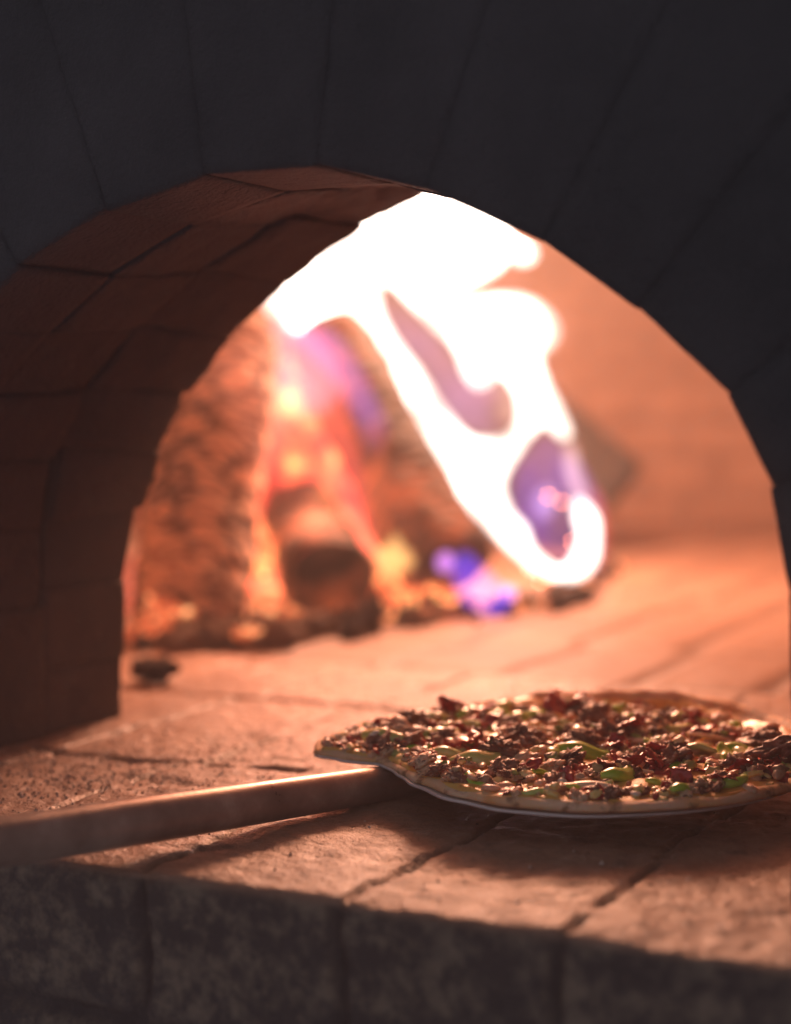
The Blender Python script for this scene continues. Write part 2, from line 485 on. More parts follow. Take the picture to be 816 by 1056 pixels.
# handle tube
def tube(p, rads, nseg=32, caps=True):
    V = []; Fs = []; n = len(p)
    for i, (P, r_) in enumerate(zip(p, rads)):
        t = (p[min(i+1, n-1)]-p[max(i-1, 0)]).normalized(); u = t.cross(Vector((0, 0, 1))).normalized(); w = u.cross(t)
        for k in range(nseg):
            a = 2*PI*k/nseg; rr = r_ if not hasattr(r_, '__len__') else 1
            q = P+u*(r_*math.cos(a) if not hasattr(r_, '__len__') else r_[0]*math.cos(a))+w*(r_*math.sin(a) if not hasattr(r_, '__len__') else r_[1]*math.sin(a))
            V.append(q)
    for i in range(n-1):
        for k in range(nseg):
            a = i*nseg+k; b = i*nseg+(k+1) % nseg; Fs.append((a, b, b+nseg, a+nseg))
    if caps:
        Fs.append(tuple(range(nseg))[::-1]); Fs.append(tuple((n-1)*nseg+k for k in range(nseg)))
    return V, Fs
A = Vector((-.5060, .2080, .0120))-peel.location       # where the tube runs out from under the blade
B = Vector((-.5880, -.0640, .0270))-peel.location
hd = (B-A).normalized()
P_ = [A-hd*.075, A-hd*.072, A-hd*.02]; P_ = [Vector((p.x, p.y, -.0130)) for p in P_]
P_ += [A+hd*(.005+.02*k) for k in range(0, 46)]
R_ = [.0085, .0100, .0108]+[.0116+.0018*min(1, k/9) for k in range(0, 46)]
v, f = tube(P_, R_, 40)
mesh_obj('handle', v, f, M_handle, peel)
# ------------------------------------------------------------------ pizza
pizza = empty('pizza', (PC.x+.002, PC.y+.004, PZ+.0008), 'thin round pizza loaded with meat crumbles, green pepper and red peppers on a peel', 'pizza')
CR = .167
M_dough = simple('baked_dough', (.86, .64, .46), (.84, .44, .15), 26, .65, .5, .0015, sss=.4, spots=(.34, .17, .08))
M_cheese = simple('melted_cheese', (.86, .36, .06), (.96, .62, .16), 30, .45, .5, .0015, coat=.2, sss=.3, spots=(.45, .07, .025))
def rim_h(th):
    # puffed on the far side, flatter at the front
    far = .5+.5*math.cos(th-1.35)
    return .0046+.0145*far**5+.0022*fbm(math.cos(th)*3, math.sin(th)*3, 1, 3)
def crust_r(th): return CR*dent(th)*(1+.013*fbm(math.cos(th)*2.2, math.sin(th)*2.2, 5, 3))
V = []; Fs = []; na = 220
cr = [(0, .003, 0), (.3, .003, 0), (.6, .003, 0), (.80, .003, 0), (.86, .0035, .1), (.90, .004, .3), (.935, .004, .7), (.96, .004, 1.0), (.982, .0035, .9), (.996, .0022, .6), (1.0, .001, .3), (.995, .0, .02), (.9, 0, 0), (.5, 0, 0), (0, 0, 0)]
for (f_, z0, a_) in cr:
    for i in range(na):
        th = 2*PI*i/na; r_ = crust_r(th)*f_
        x, y = r_*math.cos(th), r_*math.sin(th)
        z = z0+(rim_h(th)-.004)*a_*(1-.6*sstep(.6, .95, -math.cos(th-.35))) + (.0012*fbm(x*60, y*60, 2, 3) if a_ > .1 else 0)
        V.append((x, y, max(z, 0)))
for j in range(len(cr)-1):
    for i in range(na):
        a = j*na+i; b = j*na+(i+1) % na; Fs.append((a, b, b+na, a+na))
mesh_obj('crust', V, Fs, M_dough, pizza)
def cheese_z(x, y):
    r_ = math.hypot(x, y)/CR
    return .0050+.0022*fbm(x*28, y*28, 3, 4)+.0012*fbm(x*90, y*90, 1, 3)-.0015*sstep(.9, .99, r_)
V = []; Fs = []; nr = 64
for j in range(nr+1):
    for i in range(na):
        th = 2*PI*i/na; rr = crust_r(th)*(.982+.012*fbm(math.cos(th)*8, math.sin(th)*8, 0, 3))*j/nr
        x, y = rr*math.cos(th), rr*math.sin(th); z = cheese_z(x, y)+(rim_h(th)-.0040)*.7*sstep(.85, .98, j/nr)
        V.append((x, y, z if j < nr else z-.004))
for j in range(nr):
    for i in range(na):
        a = j*na+i; b = j*na+(i+1) % na; Fs.append((a, b, b+na, a+na))
mesh_obj('cheese', V, Fs, M_cheese, pizza)

# topping prototypes (several meshes of each kind)
def lump(name, mat, size, rough_, seed, flat=1.0, sub=3, lo=1.0):
    bm = bmesh.new(); bmesh.ops.create_icosphere(bm, subdivisions=sub, radius=1)
    rg = random.Random(seed); st = Vector((rg.uniform(.8, 1.35), rg.uniform(.7, 1.05), rg.uniform(.6, .9)*flat))
    for v in bm.verts:
        c = v.co.copy()
        d = 1+rough_*(fbm(c.x*1.4+seed, c.y*1.4, c.z*1.4, 2)*.9+(.55-abs(fbm(c.x*2.6, c.y*2.6+seed, c.z*2.6, 4))*1.9)*lo*.6)
        v.co = Vector((c.x*st.x, c.y*st.y, c.z*st.z))*d*size
    me = bpy.data.meshes.new(name); bm.to_mesh(me); bm.free(); me.materials.append(mat)
    me.polygons.foreach_set('use_smooth', [True]*len(me.polygons)); return me
def strip(name, mat, L, W, T, bend, seed, taper=.55):
    """a bent, curved slice of pepper or onion"""
    V = []; Fs = []; n = 16; sec = [(-1, -.6), (-.55, -1), (.55, -1), (1, -.6), (1, .4), (.5, 1), (-.5, 1), (-1, .4)]
    for i in range(n+1):
        t = i/n-.5; a = t*bend; Rr = L/max(abs(bend), .01)
        cx, cy = Rr*math.sin(a), Rr*(1-math.cos(a))
        w = (1-abs(2*t)**3*taper)
        for (sx, sz) in sec:
            wv = W/2*w*sx; k_ = 1+.12*fbm(t*5+seed, sx, sz, 2)
            V.append((cx-math.sin(a)*wv*k_, cy+math.cos(a)*wv*k_, T/2*sz*w*k_+(-.25*W*sx*sx*.5)+.0012*math.sin(t*7+seed)))
    m_ = len(sec)
    for i in range(n):
        for k_ in range(m_):
            a = i*m_+k_; b = i*m_+(k_+1) % m_; Fs.append((a, b, b+m_, a+m_))
    Fs.append(tuple(range(m_))[::-1]); Fs.append(tuple(n*m_+k_ for k_ in range(m_)))
    me = bpy.data.meshes.new(name); me.from_pydata(V, [], Fs); me.update(); me.materials.append(mat)
    me.polygons.foreach_set('use_smooth', [True]*len(me.polygons)); return me
def leafy(name, mat, size, seed):
    """crumpled piece of dried red pepper: a wrinkled curled sheet with thickness"""
    V = []; Fs = []; n = 14
    top = []
    for s_ in (1, -1):
        for i in range(n+1):
            for j in range(n+1):
                u, v = i/n*2-1, j/n*2-1
                # square to disc
                x = u*math.sqrt(1-v*v/2); y = v*math.sqrt(1-u*u/2)
                r_ = 1+.28*fbm(x*1.5+seed, y*1.5, 0, 3)
                edge = 1-sstep(.85, 1.0, math.hypot(x, y))
                z = .45*fbm(x*1.3, y*1.3+seed, 4, 3)+.35*(x*x)*(1 if seed % 2 else -.6)+.10*fbm(x*4, y*4, seed, 3)
                V.append((x*r_*size, y*r_*size*.72, (z+s_*.085*edge)*size))
        o_ = 0 if s_ > 0 else (n+1)**2
        for i in range(n):
            for j in range(n):
                a = o_+i*(n+1)+j; q = (a, a+n+1, a+n+2, a+1); Fs.append(q if s_ > 0 else q[::-1])
    me = bpy.data.meshes.new(name); me.from_pydata(V, [], Fs); me.update()
    bm = bmesh.new(); bm.from_mesh(me); bmesh.ops.remove_doubles(bm, verts=bm.verts, dist=1e-6); bm.to_mesh(me); bm.free()
    me.materials.append(mat); me.polygons.foreach_set('use_smooth', [True]*len(me.polygons)); return me

M_meat = simple('browned_meat', (.19, .065, .04), (.46, .20, .11), 120, .55, .8, .0016, coat=.1, spots=(.72, .50, .36))
M_meat2 = simple('pale_sausage', (.70, .38, .21), (.92, .64, .40), 110, .5, .7, .0014, coat=.15, spots=(.20, .08, .05), sss=.25)
M_red = simple('dried_red_pepper', (.42, .02, .02), (.62, .07, .05), 80, .32, .4, .001, coat=.4, spots=(.09, .004, .006))
M_green = simple('green_pepper', (.34, .62, .03), (.56, .80, .09), 60, .3, .2, .0006, coat=.35, sss=.3)
M_green2 = simple('pale_green_pepper', (.60, .70, .16), (.76, .80, .30), 60, .28, .2, .0006, coat=.6, sss=.2)
M_corn = simple('pale_kernel', (.94, .60, .16), (.97, .82, .42), 90, .45, .25, .0008, coat=.15, sss=.35)
M_bean = simple('pinkish_bean', (.74, .42, .24), (.86, .58, .38), 90, .45, .25, .0008, coat=.15, sss=.35)
M_onion = simple('cooked_onion', (.84, .62, .36), (.92, .74, .5), 70, .42, .25, .0008, coat=.2, sss=.3)
M_crumb = simple('white_cheese_crumb', (.78, .70, .56), (.86, .78, .66), 90, .5, .4, .001, sss=.2)

P_meat = [lump('meat_crumble', M_meat, .0066, .8, s, lo=1.0, sub=4) for s in range(6)]
P_saus = [lump('sausage_piece', M_meat2, .0066, .65, s+20, lo=.9, sub=4) for s in range(4)]
P_red = [leafy('red_pepper_piece', M_red, .0115, s) for s in range(5)]
P_green = [strip('green_pepper_slice', M_green if s % 2 else M_green2, .026, .0105, .0055, (.9, -1.3, .5, 1.6)[s], s) for s in range(4)]
P_corn = [lump('kernel', M_corn, .0042, .28, s+40, sub=3, lo=.3) for s in range(3)]
P_bean = [lump('bean', M_bean, .0050, .25, s+50, sub=3, lo=.2) for s in range(3)]
P_onion = [strip('onion_strip', M_onion, .045, .0058, .0040, (.9, -.7, 1.6)[s], s+9, .7) for s in range(3)]
P_crumb = [lump('cheese_crumb', M_crumb, .0028, .3, s+60, sub=2, lo=.3) for s in range(2)]
TG = {'meat_crumble': 'meat crumbles on the pizza', 'sausage_piece': 'sausage pieces on the pizza', 'red_pepper_piece': 'red pepper pieces on the pizza',
      'green_pepper_slice': 'green pepper slices on the pizza', 'kernel': 'pale kernels on the pizza', 'bean': 'beans on the pizza',
      'onion_strip': 'onion strips on the pizza', 'cheese_crumb': 'white cheese crumbs on the pizza'}
rg = random.Random(5)
placed = []        # (x, y, r, ztop)
def pile(x, y, r_):
    z = cheese_z(x, y)
    for (a, b, c, zt) in placed:
        d = math.hypot(a-x, b-y)
        if d < (r_+c)*.62: z = max(z, zt-(d/((r_+c)*.62))*.6*(zt-z) if zt > z else z)
    return z
counts = {}
def put(name, me, x, y, r_, sc=1.0, rot=None, dz=0.0, cap=.021):
    z = min(pile(x, y, r_), cap)
    counts[name] = counts.get(name, 0)+1
    o = bpy.data.objects.new(name, me); COL.objects.link(o); o.parent = pizza
    o.location = (x, y, z+r_*.28*sc+dz); o.scale = (sc*1.08, sc*1.08, sc*(.74 if name != 'green_pepper_slice' else 1.0))
    o.rotation_euler = rot if rot else (rg.uniform(-.5, .5), rg.uniform(-.5, .5), rg.uniform(0, 6.28))
    o['group'] = TG[name]
    placed.append((x, y, r_*sc, min(z+r_*.85*sc, .020)))
    return o
def rnd(rmax=.90):
    rmax = min(.955, rmax+.06)
    while True:
        a = rg.uniform(-1, 1); b = rg.uniform(-1, 1)
        if a < -.80 and rg.random() < .85: continue
        if math.hypot(a, b) < dent(math.atan2(b, a))-.01: return a*CR*rmax, b*CR*rmax
def wp(x, y): return x-PC.x, y-PC.y
# lower layer
for k in range(50):
    x, y = rnd(.86); put('sausage_piece', rg.choice(P_saus), x, y, .0068, rg.uniform(.5, .95), cap=.0095)
for k in range(66):
    x, y = rnd(.90); put('bean', rg.choice(P_bean), x, y, .0048, rg.uniform(.75, 1.15), cap=.012)
for k in range(18):
    x, y = rnd(.84); put('onion_strip', rg.choice(P_onion), x, y, .004, rg.uniform(.8, 1.15), (rg.uniform(-.15, .15), rg.uniform(-.15, .15), rg.uniform(0, 6.28)), cap=.014)
for k in range(50):
    x, y = rnd(.86); put('meat_crumble', rg.choice(P_meat), x, y, .0068, rg.uniform(.5, 1.45), cap=.0125)
for k in range(44):
    x, y = rnd(.88); put('green_pepper_slice', rg.choice(P_green), x, y, .0035, rg.uniform(.55, 1.05), (rg.uniform(-.6, .6), rg.uniform(-.4, .4), rg.uniform(0, 6.28)), cap=.0175, dz=.001)
for k in range(58):
    x, y = rnd(.88); put('red_pepper_piece', rg.choice(P_red), x, y, .0060, rg.uniform(.5, 1.05), (rg.uniform(-.9, .9), rg.uniform(-.9, .9), rg.uniform(0, 6.28)), cap=.0145)
for k in range(68):
    x, y = rnd(.93); put('kernel', rg.choice(P_corn), x, y, .0042, rg.uniform(.7, 1.2), cap=.0165)
# named pieces seen in the photograph
for (x, y, s_, rz) in ((-.442, .208, 1.15, .55), (-.520, .232, 1.1, .0), (-.345, .205, 1.0, 1.2), (-.392, .264, 1.3, .3), (-.50, .397, .9, 1.4),
                      (-.498, .277, 1.0, .9), (-.47, .225, .95, .4), (-.44, .41, 1.0, .2), (-.53, .33, .9, .1), (-.36, .37, 1.0, .7), (-.30, .31, .8, 2.2), (-.33, .43, .9, .4)):
    a, b = wp(x, y); put('green_pepper_slice', rg.choice(P_green), a, b, .004, s_, (rg.uniform(-.1, .5), rg.uniform(-.2, .2), rz), cap=.0205, dz=.0022)
for (x, y, s_) in ((-.530, .362, 1.15), (-.555, .30, 1.0), (-.47, .25, 1.2), (-.285, .262, 1.35), (-.40, .33, 1.1), (-.49, .33, 1.2)):
    a, b = wp(x, y); put('red_pepper_piece', rg.choice(P_red), a, b, .007, s_, cap=.0155)
for (x, y, s_) in ((-.272, .300, 2.0), (-.300, .345, 1.5), (-.39, .235, 1.4), (-.33, .26, 1.4), (-.520, .27, 1.6), (-.505, .235, 1.2)):
    a, b = wp(x, y); put('sausage_piece' if s_ == 1.6 else 'meat_crumble', rg.choice(P_saus if s_ == 1.6 else P_meat), a, b, .006, s_, cap=.016)
for k in range(150):
    th = rg.uniform(-2.9, .8); f_ = rg.uniform(.82, .955)*dent(th)
    x, y = CR*f_*math.cos(th), CR*f_*math.sin(th)
    if k < 46: put('sausage_piece', rg.choice(P_saus), x, y, .005, rg.uniform(.4, .75), cap=.010)
    elif k < 74: put('meat_crumble', rg.choice(P_meat), x, y, .005, rg.uniform(.4, .8), cap=.011)
    elif k < 92: put('red_pepper_piece', rg.choice(P_red), x, y, .005, rg.uniform(.4, .7), cap=.010)
    else: put('bean' if k % 2 else 'kernel', rg.choice(P_bean if k % 2 else P_corn), x, y, .0042, rg.uniform(.6, 1.05), cap=.010)
# white crumbs gathered on the left edge
for k in range(60):
    if k < 34: x, y = wp(-.548+rg.gauss(0, .014), .262+rg.gauss(0, .022))
    else: x, y = rnd(.85)
    if math.hypot(x, y) < CR*.93*dent(math.atan2(y, x)): put('cheese_crumb', rg.choice(P_crumb), x, y, .0028, rg.uniform(.7, 1.3), cap=.0175)
# fine crumble filling the gaps: one part nobody could count
bm = bmesh.new()
proto = bmesh.new(); bmesh.ops.create_icosphere(proto, subdivisions=2, radius=1)
pv = [v.co.copy() for v in proto.verts]; pf = [[v.index for v in f.verts] for f in proto.faces]; proto.free()
V = []; Fs = []; tn = []
for k in range(380):
    x, y = rnd(.91); s_ = rg.uniform(.0016, .0042); z = min(pile(x, y, .003), .0185); sd = rg.uniform(0, 90); o0 = len(V)
    ax = (rg.uniform(.7, 1.5), rg.uniform(.6, 1.1), rg.uniform(.6, 1)); a = rg.uniform(0, 6.28); t_ = rg.random()
    for p in pv:
        d = 1+.8*fbm(p.x*1.6+sd, p.y*1.6, p.z*1.6, 2)
        px, py, pz = p.x*ax[0]*d*s_, p.y*ax[1]*d*s_, p.z*ax[2]*d*s_
        V.append((x+px*math.cos(a)-py*math.sin(a), y+px*math.sin(a)+py*math.cos(a), z+pz+s_*.4)); tn.append(t_)
    Fs += [tuple(o0+i for i in f) for f in pf]
k = NT('fine_crumble')
cc = k.ramp(k.attr('tone'), [(.0, (.16, .06, .04)), (.2, (.24, .10, .06)), (.34, (.5, .28, .15)), (.52, (.66, .42, .20)), (.64, (.40, .02, .02)), (.78, (.72, .52, .28)), (.93, (.34, .42, .07))])
k.bsdf(Base__Color=cc, Roughness=.55, Coat__Weight=.1, Coat__Roughness=.2, Normal=k.bump(k.noise(400), .5, .001))
tag(mesh_obj('fine_crumble', V, Fs, k.m, pizza, attr={'tone': tn}), kind='stuff')

# ------------------------------------------------------------------ firewood
def log(name, p0, p1, r0, r1, mat, label, seed, lump_=.10, group=None, endmat=None, flat=.0):
    p0, p1 = Vector(p0), Vector(p1); L = (p1-p0).length; n = 60; ns = 56
    root = empty(name, p0, label, 'log', group)
    d = (p1-p0).normalized(); root.rotation_mode = 'QUATERNION'; root.rotation_quaternion = d.to_track_quat('Z', 'Y')
    V = []; Fs = []
    for i in range(n+1):
        t = i/n; r_ = r0+(r1-r0)*t
        e = min(t, 1-t)*L; r_ *= 1-.10*(1-sstep(0, .012, e))
        bx = .02*math.sin(t*2.4+seed)*L; by = .015*math.sin(t*3+seed*2)*L
        for k_ in range(ns):
            a = 2*PI*k_/ns; c, s_ = math.cos(a), math.sin(a)
            q = 1+lump_*fbm(c*1.2+seed, s_*1.2, t*L*9, 3)+lump_*.55*abs(fbm(c*4, s_*4+seed, t*L*26, 3))
            # alligator char: blocks split by cross cracks
            blk = math.sin(t*L*150+3*fbm(c*2, s_*2, seed, 2)); q -= .035*max(0, blk-.55)/.45
            V.append((r_*q*c+bx, r_*q*s_*(1-flat)+by, t*L))
    for i in range(n):
        for k_ in range(ns):
            a = i*ns+k_; b = i*ns+(k_+1) % ns; Fs.append((a, b, b+ns, a+ns))
    mesh_obj('bark', V, Fs, mat, root)
    # cut ends
    for e, (i, sg) in enumerate(((0, -1), (n, 1))):
        base = [Vector(V[i*ns+k_]) for k_ in range(ns)]; c0 = sum(base, Vector())/ns; EV = []; EF = []
        for q in range(7):
            f_ = 1-q/7
            for b_ in base:
                w = c0+(b_-c0)*f_; EV.append(w+Vector((0, 0, sg*(.001+.006*(1-f_)+.004*fbm(w.x*40, w.y*40, seed, 3)*(1 if q else 0)))))
        EV.append(c0+Vector((0, 0, sg*.006)))
        for q in range(6):
            for k_ in range(ns):
                a = q*ns+k_; b = q*ns+(k_+1) % ns; EF.append((a, b, b+ns, a+ns) if sg > 0 else (a, a+ns, b+ns, b))
        for k_ in range(ns): EF.append((6*ns+k_, 6*ns+(k_+1) % ns, 7*ns) if sg > 0 else (6*ns+(k_+1) % ns, 6*ns+k_, 7*ns))
        mesh_obj('cut_end', EV, EF, endmat or mat, root)
    return root
M_log1 = mat_charlog('ashy_bark', .95, .5, (.07, .045, .035))
M_log2 = mat_charlog('charred_bark', .085, 1.6, (.012, .009, .009))
M_dark = mat_charlog('black_bark', .055, 0, (.016, .012, .012))
M_end = mat_charlog('charred_end', .10, .5, (.035, .02, .016))
M_hot2 = mat_glow('dim_glowing_wood', .45, (.45, .08, .04), (1, .20, .09), (1, .38, .18), 12)
M_hot = mat_glow('glowing_wood', 2.6, (.32, .015, .015), (1, .065, .04), (1, .30, .09), 15)
log('firewood_log', (-1.080, .85, .005), (-1.142, 1.03, .335), .066, .064, M_log1, 'pale ashy charred log standing upright at the left of the fire', 3, .12, 'logs burning in the oven', M_end)
log('firewood_log', (-.895, 1.17, .052), (-1.140, 1.28, .345), .062, .055, M_log2, 'dark charred log leaning under the white flame with its foot near blue flames', 8, .12, 'logs burning in the oven', M_end)
log('firewood_log', (-.955, .975, .052), (-1.15, 1.22, .11), .052, .050, M_log2, 'short thick log lying end on towards the viewer between the two leaning logs', 14, .12, 'logs burning in the oven', M_end)
log('firewood_log', (-1.045, 2.12, .070), (-1.45, 2.0, .46), .105, .09, M_dark, 'large black log behind the white flame, farthest back in the fire', 21, .10, 'logs burning in the oven', M_dark)
log('firewood_log', (-1.185, 1.22, .02), (-1.235, 1.33, .33), .075, .065, M_hot, 'red glowing log at the heart of the fire between the leaning logs', 31, .14, 'logs burning in the oven', M_hot)
log('firewood_log', (-1.28, 1.10, .01), (-1.27, 1.24, .34), .085, .08, M_hot2, 'coral glowing log behind the pale ashy log beside the pier', 43, .14, 'logs burning in the oven', M_hot2)
log('firewood_log', (-1.12, 1.45, .02), (-1.27, 1.50, .34), .07, .07, M_hot, 'glowing red log just behind the dark leaning log', 37, .14, 'logs burning in the oven', M_hot)

# embers, charcoal and ash
def rock(name, mat, seed, sub=3):
    me = lump(name, mat, 1.0, .8, seed, sub=sub, lo=.9); return me
M_ember = mat_glow('ember', 1.6, (.6, .03, .01), (1, .16, .05), (1, .5, .2), 1.2)
M_coal = simple('charcoal', (.025, .018, .017), (.11, .07, .055), 1.6, .8, .8, .1, spots=(.30, .20, .15))
M_ash = simple('ash_lump', (.42, .29, .22), (.58, .42, .33), 1.6, .9, .8, .1, spots=(.12, .07, .055))
E_ = [rock('ember', M_ember, s+70) for s in range(3)]; C_ = [rock('charcoal', M_coal, s+80) for s in range(4)]; A_ = [rock('ash', M_ash, s+90) for s in range(3)]
rg2 = random.Random(21)
def scatter(name, protos, label, cat, group, spots):
    for (x, y, s_) in spots:
        me = rg2.choice(protos); o = bpy.data.objects.new(name, me); COL.objects.link(o)
        o.location = (x, y, s_*.55); o.scale = (s_*rg2.uniform(.8, 1.3), s_*rg2.uniform(.8, 1.2), s_*rg2.uniform(.6, .95)); o.rotation_euler = (rg2.uniform(0, 3), rg2.uniform(0, 3), rg2.uniform(0, 6))
        tag(o, label, cat, group)
def line_spots(p0, p1, n, jit, s0, s1):
    out = []
    for k_ in range(n):
        t = rg2.random(); out.append((p0[0]+(p1[0]-p0[0])*t+rg2.gauss(0, jit), p0[1]+(p1[1]-p0[1])*t+rg2.gauss(0, jit), rg2.uniform(s0, s1)))
    return out
scatter('ash_lump', A_, 'pale brown ash lump in the heap at the foot of the logs', 'ash', 'ash lumps heaped at the foot of the logs',
        line_spots((-1.02, .74), (-.93, .86), 46, .022, .007, .018)+line_spots((-.95, .86), (-.86, 1.12), 26, .02, .006, .014))
scatter('charcoal_lump', C_, 'dark lump of charcoal lying along the foot of the fire', 'charcoal', 'charcoal lumps along the foot of the fire',
        line_spots((-1.02, .76), (-.92, .90), 16, .025, .007, .016)+line_spots((-.93, .92), (-.80, 1.35), 30, .025, .007, .018)+line_spots((-.86, 1.5), (-.93, 1.75), 12, .03, .01, .02))
o = bpy.data.objects.new('charcoal_lump', C_[0]); COL.objects.link(o); o.location = (-.915, .548, .012); o.scale = (.020, .016, .013)
tag(o, 'lone black charcoal lump on the floor beside the left pier', 'charcoal')
scatter('ember', E_, 'small glowing ember at the foot of the fire', 'ember', 'embers glowing along the foot of the fire',
        line_spots((-1.0, .86), (-.84, 1.25), 34, .022, .006, .013)+line_spots((-.84, 1.40), (-.98, 1.85), 26, .03, .006, .013)+line_spots((-1.10, .98), (-.98, 1.12), 20, .03, .01, .02))
M_hotcoal = mat_glow('hot_coal', 2.6, (1, .05, .02), (1, .15, .05), (1, .5, .16), 1.4)
H_ = [rock('glowing_coal', M_hotcoal, s+75) for s in range(3)]
for k_ in range(30):
    t = rg2.random(); me = rg2.choice(H_); o = bpy.data.objects.new('glowing_coal', me); COL.objects.link(o); s_ = rg2.uniform(.010, .024)
    o.location = (-1.10+.19*t+rg2.gauss(0, .018), 1.04+.10*t+rg2.gauss(0, .03), s_*.5+max(0, .075-.06*t)*rg2.random()); o.scale = (s_, s_*.8, s_*.7); o.rotation_euler = (rg2.uniform(0, 3), rg2.uniform(0, 3), 0)
    tag(o, 'yellow hot coal heaped between the leaning logs', 'coal', 'yellow hot coals heaped between the logs')
o = bpy.data.objects.new('ember', E_[1]); COL.objects.link(o); o.location = (-.955, .775, .016); o.scale = (.014, .012, .011)
tag(o, 'orange ember glowing in front of the ash heap', 'ember')
scatter('ember', [E_[0]], 'red glowing ember tucked between the left log and the pier', 'ember', 'embers beside the pier',
        [(-1.085+.01*q, .78+.012*q, .018+.004*q) for q in range(3)])

# ------------------------------------------------------------------ flames
F_ = 1800.; CAMZ = .256
pitch = math.atan(113/F_); yaw = math.atan(908/F_*math.cos(pitch)); CY = -.773
def chaikin(P, m=4):
    """smooth closed curve through the points"""
    Q = []; n = len(P)
    for i in range(n):
        a, b, c, d = P[i-1], P[i], P[(i+1) % n], P[(i+2) % n]
        for q in range(m):
            t = q/m
            Q.append(tuple(.5*((2*b[k])+(c[k]-a[k])*t+(2*a[k]-5*b[k]+4*c[k]-d[k])*t*t+(3*b[k]-a[k]-3*c[k]+d[k])*t**3) for k in (0, 1)))
    return Q
def trace(P, Y):
    """outline measured on the photograph, set out in metres on the upright plane the flame burns in"""
    out = []
    for (u, v) in P:
        x = (u-408)/F_; y = -(v-528)/F_; sp, cp = math.sin(pitch), math.cos(pitch)
        d = (x, cp+y*sp, -sp+y*cp); c, s_ = math.cos(yaw), math.sin(yaw)
        D = (d[0]*c-d[1]*s_, d[0]*s_+d[1]*c, d[2]); t = (Y-CY)/D[1]
        out.append((D[0]*t, CAMZ+D[2]*t))
    return out
def flame(polys, Y, T, mat, label, seed, w=.03, step=.006, sway=.03, name='flame', vary=.35):
    P = [chaikin(trace(p, Y)) for p in polys]
    E = [(p[i], p[(i+1) % len(p)]) for p in P for i in range(len(p))]
    def sd(x, z):
        best = 1e9; near = None; ins = False
        for (a, b) in E:
            dx, dz = b[0]-a[0], b[1]-a[1]; L = dx*dx+dz*dz+1e-12
            t = max(0, min(1, ((x-a[0])*dx+(z-a[1])*dz)/L)); px, pz = a[0]+dx*t, a[1]+dz*t
            d = (x-px)**2+(z-pz)**2
            if d < best: best = d; near = (px, pz)
            if (a[1] > z) != (b[1] > z) and x < a[0]+(z-a[1])/dz*dx: ins = not ins
        return (math.sqrt(best) if ins else -math.sqrt(best)), near
    x0 = min(q[0] for q in P[0])-step; x1 = max(q[0] for q in P[0])+step; z0 = min(q[1] for q in P[0])-step; z1 = max(q[1] for q in P[0])+step
    nx = int((x1-x0)/step)+1; nz = int((z1-z0)/step)+1
    G = {}
    for i in range(nx+1):
        for j in range(nz+1):
            x, z = x0+i*step, z0+j*step; G[i, j] = (x, z)+sd(x, z)
    V = []; Fs = []; idx = {}
    cx, cz = sum(q[0] for q in P[0])/len(P[0]), z0
    def vid(i, j, side):
        x, z, d, near = G[i, j]
        if d <= 0: key = (i, j, 0)
        else: key = (i, j, side)
        if key in idx: return idx[key]
        if d <= 0: x, z = near; th = 0
        else: q = min(1, d/w); th = T*math.sqrt(1-(1-q)**2)*max(.12, 1+vary*fbm(x*13, z*8, seed, 3))
        y = sway*fbm(x*4+seed, z*5, seed*1.3, 2)
        V.append((x-cx, y+side*th/2*(1 if d > 0 else 0), z-cz)); idx[key] = len(V)-1; return idx[key]
    for i in range(nx):
        for j in range(nz):
            c4 = [(i, j), (i+1, j), (i+1, j+1), (i, j+1)]
            if max(G[c][2] for c in c4) > 0:
                f = [vid(*c, -1) for c in c4]; b = [vid(*c, 1) for c in c4]
                Fs.append(tuple(f)); 
                if f != b: Fs.append(tuple(b[::-1]))
    o = mesh_obj(name, V, Fs, mat, loc=(cx, Y, cz))
    return tag(o, label, 'flame')
MF_white = mat_flame('white_fire', (1, .88, .78), 85)
MF_veil = mat_flame('peach_fire', (1, .42, .34), 10)
MF_orange = mat_flame('orange_fire', (1, .12, .09), 10)
MF_yellow = mat_flame('yellow_fire', (1, .30, .10), 18)
MF_blue = mat_flame('blue_fire', (.13, .05, 1), 5)
MF_purple = mat_flame('purple_fire', (.75, .28, 1), 12)
MF_red = mat_flame('red_fire', (1, .09, .06), 16)

outer = [(277, 309), (300, 240), (350, 170), (420, 130), (500, 150), (530, 200), (526, 238), (524, 262), (517, 275), (498, 290), (474, 306), (492, 309), (517, 303), (545, 305), (568, 318), (581, 338), (578, 356), (564, 370), (572, 396), (584, 424), (591, 448),
         (582, 455), (573, 448), (562, 440), (544, 456), (530, 476), (520, 498), (526, 524), (540, 543), (548, 566), (570, 584), (586, 578), (597, 556), (594, 532), (592, 512), (602, 516), (614, 535), (617, 562), (612, 584), (598, 598), (577, 600), (550, 590), (512, 552), (481, 518), (449, 478), (411, 438), (384, 400), (366, 359), (357, 319), (346, 333), (318, 346), (292, 332)]
hole = [(386, 296), (404, 296), (424, 316), (448, 340), (472, 362), (482, 388), (494, 402), (508, 398), (520, 388), (536, 402), (538, 428), (522, 446), (497, 451), (474, 444), (454, 416), (432, 386), (408, 356), (392, 330)]
flame([outer, hole], 1.45, .055, MF_white, 'large white hot flame sweeping down across the middle of the fire', 1.7, w=.024, vary=1.15)
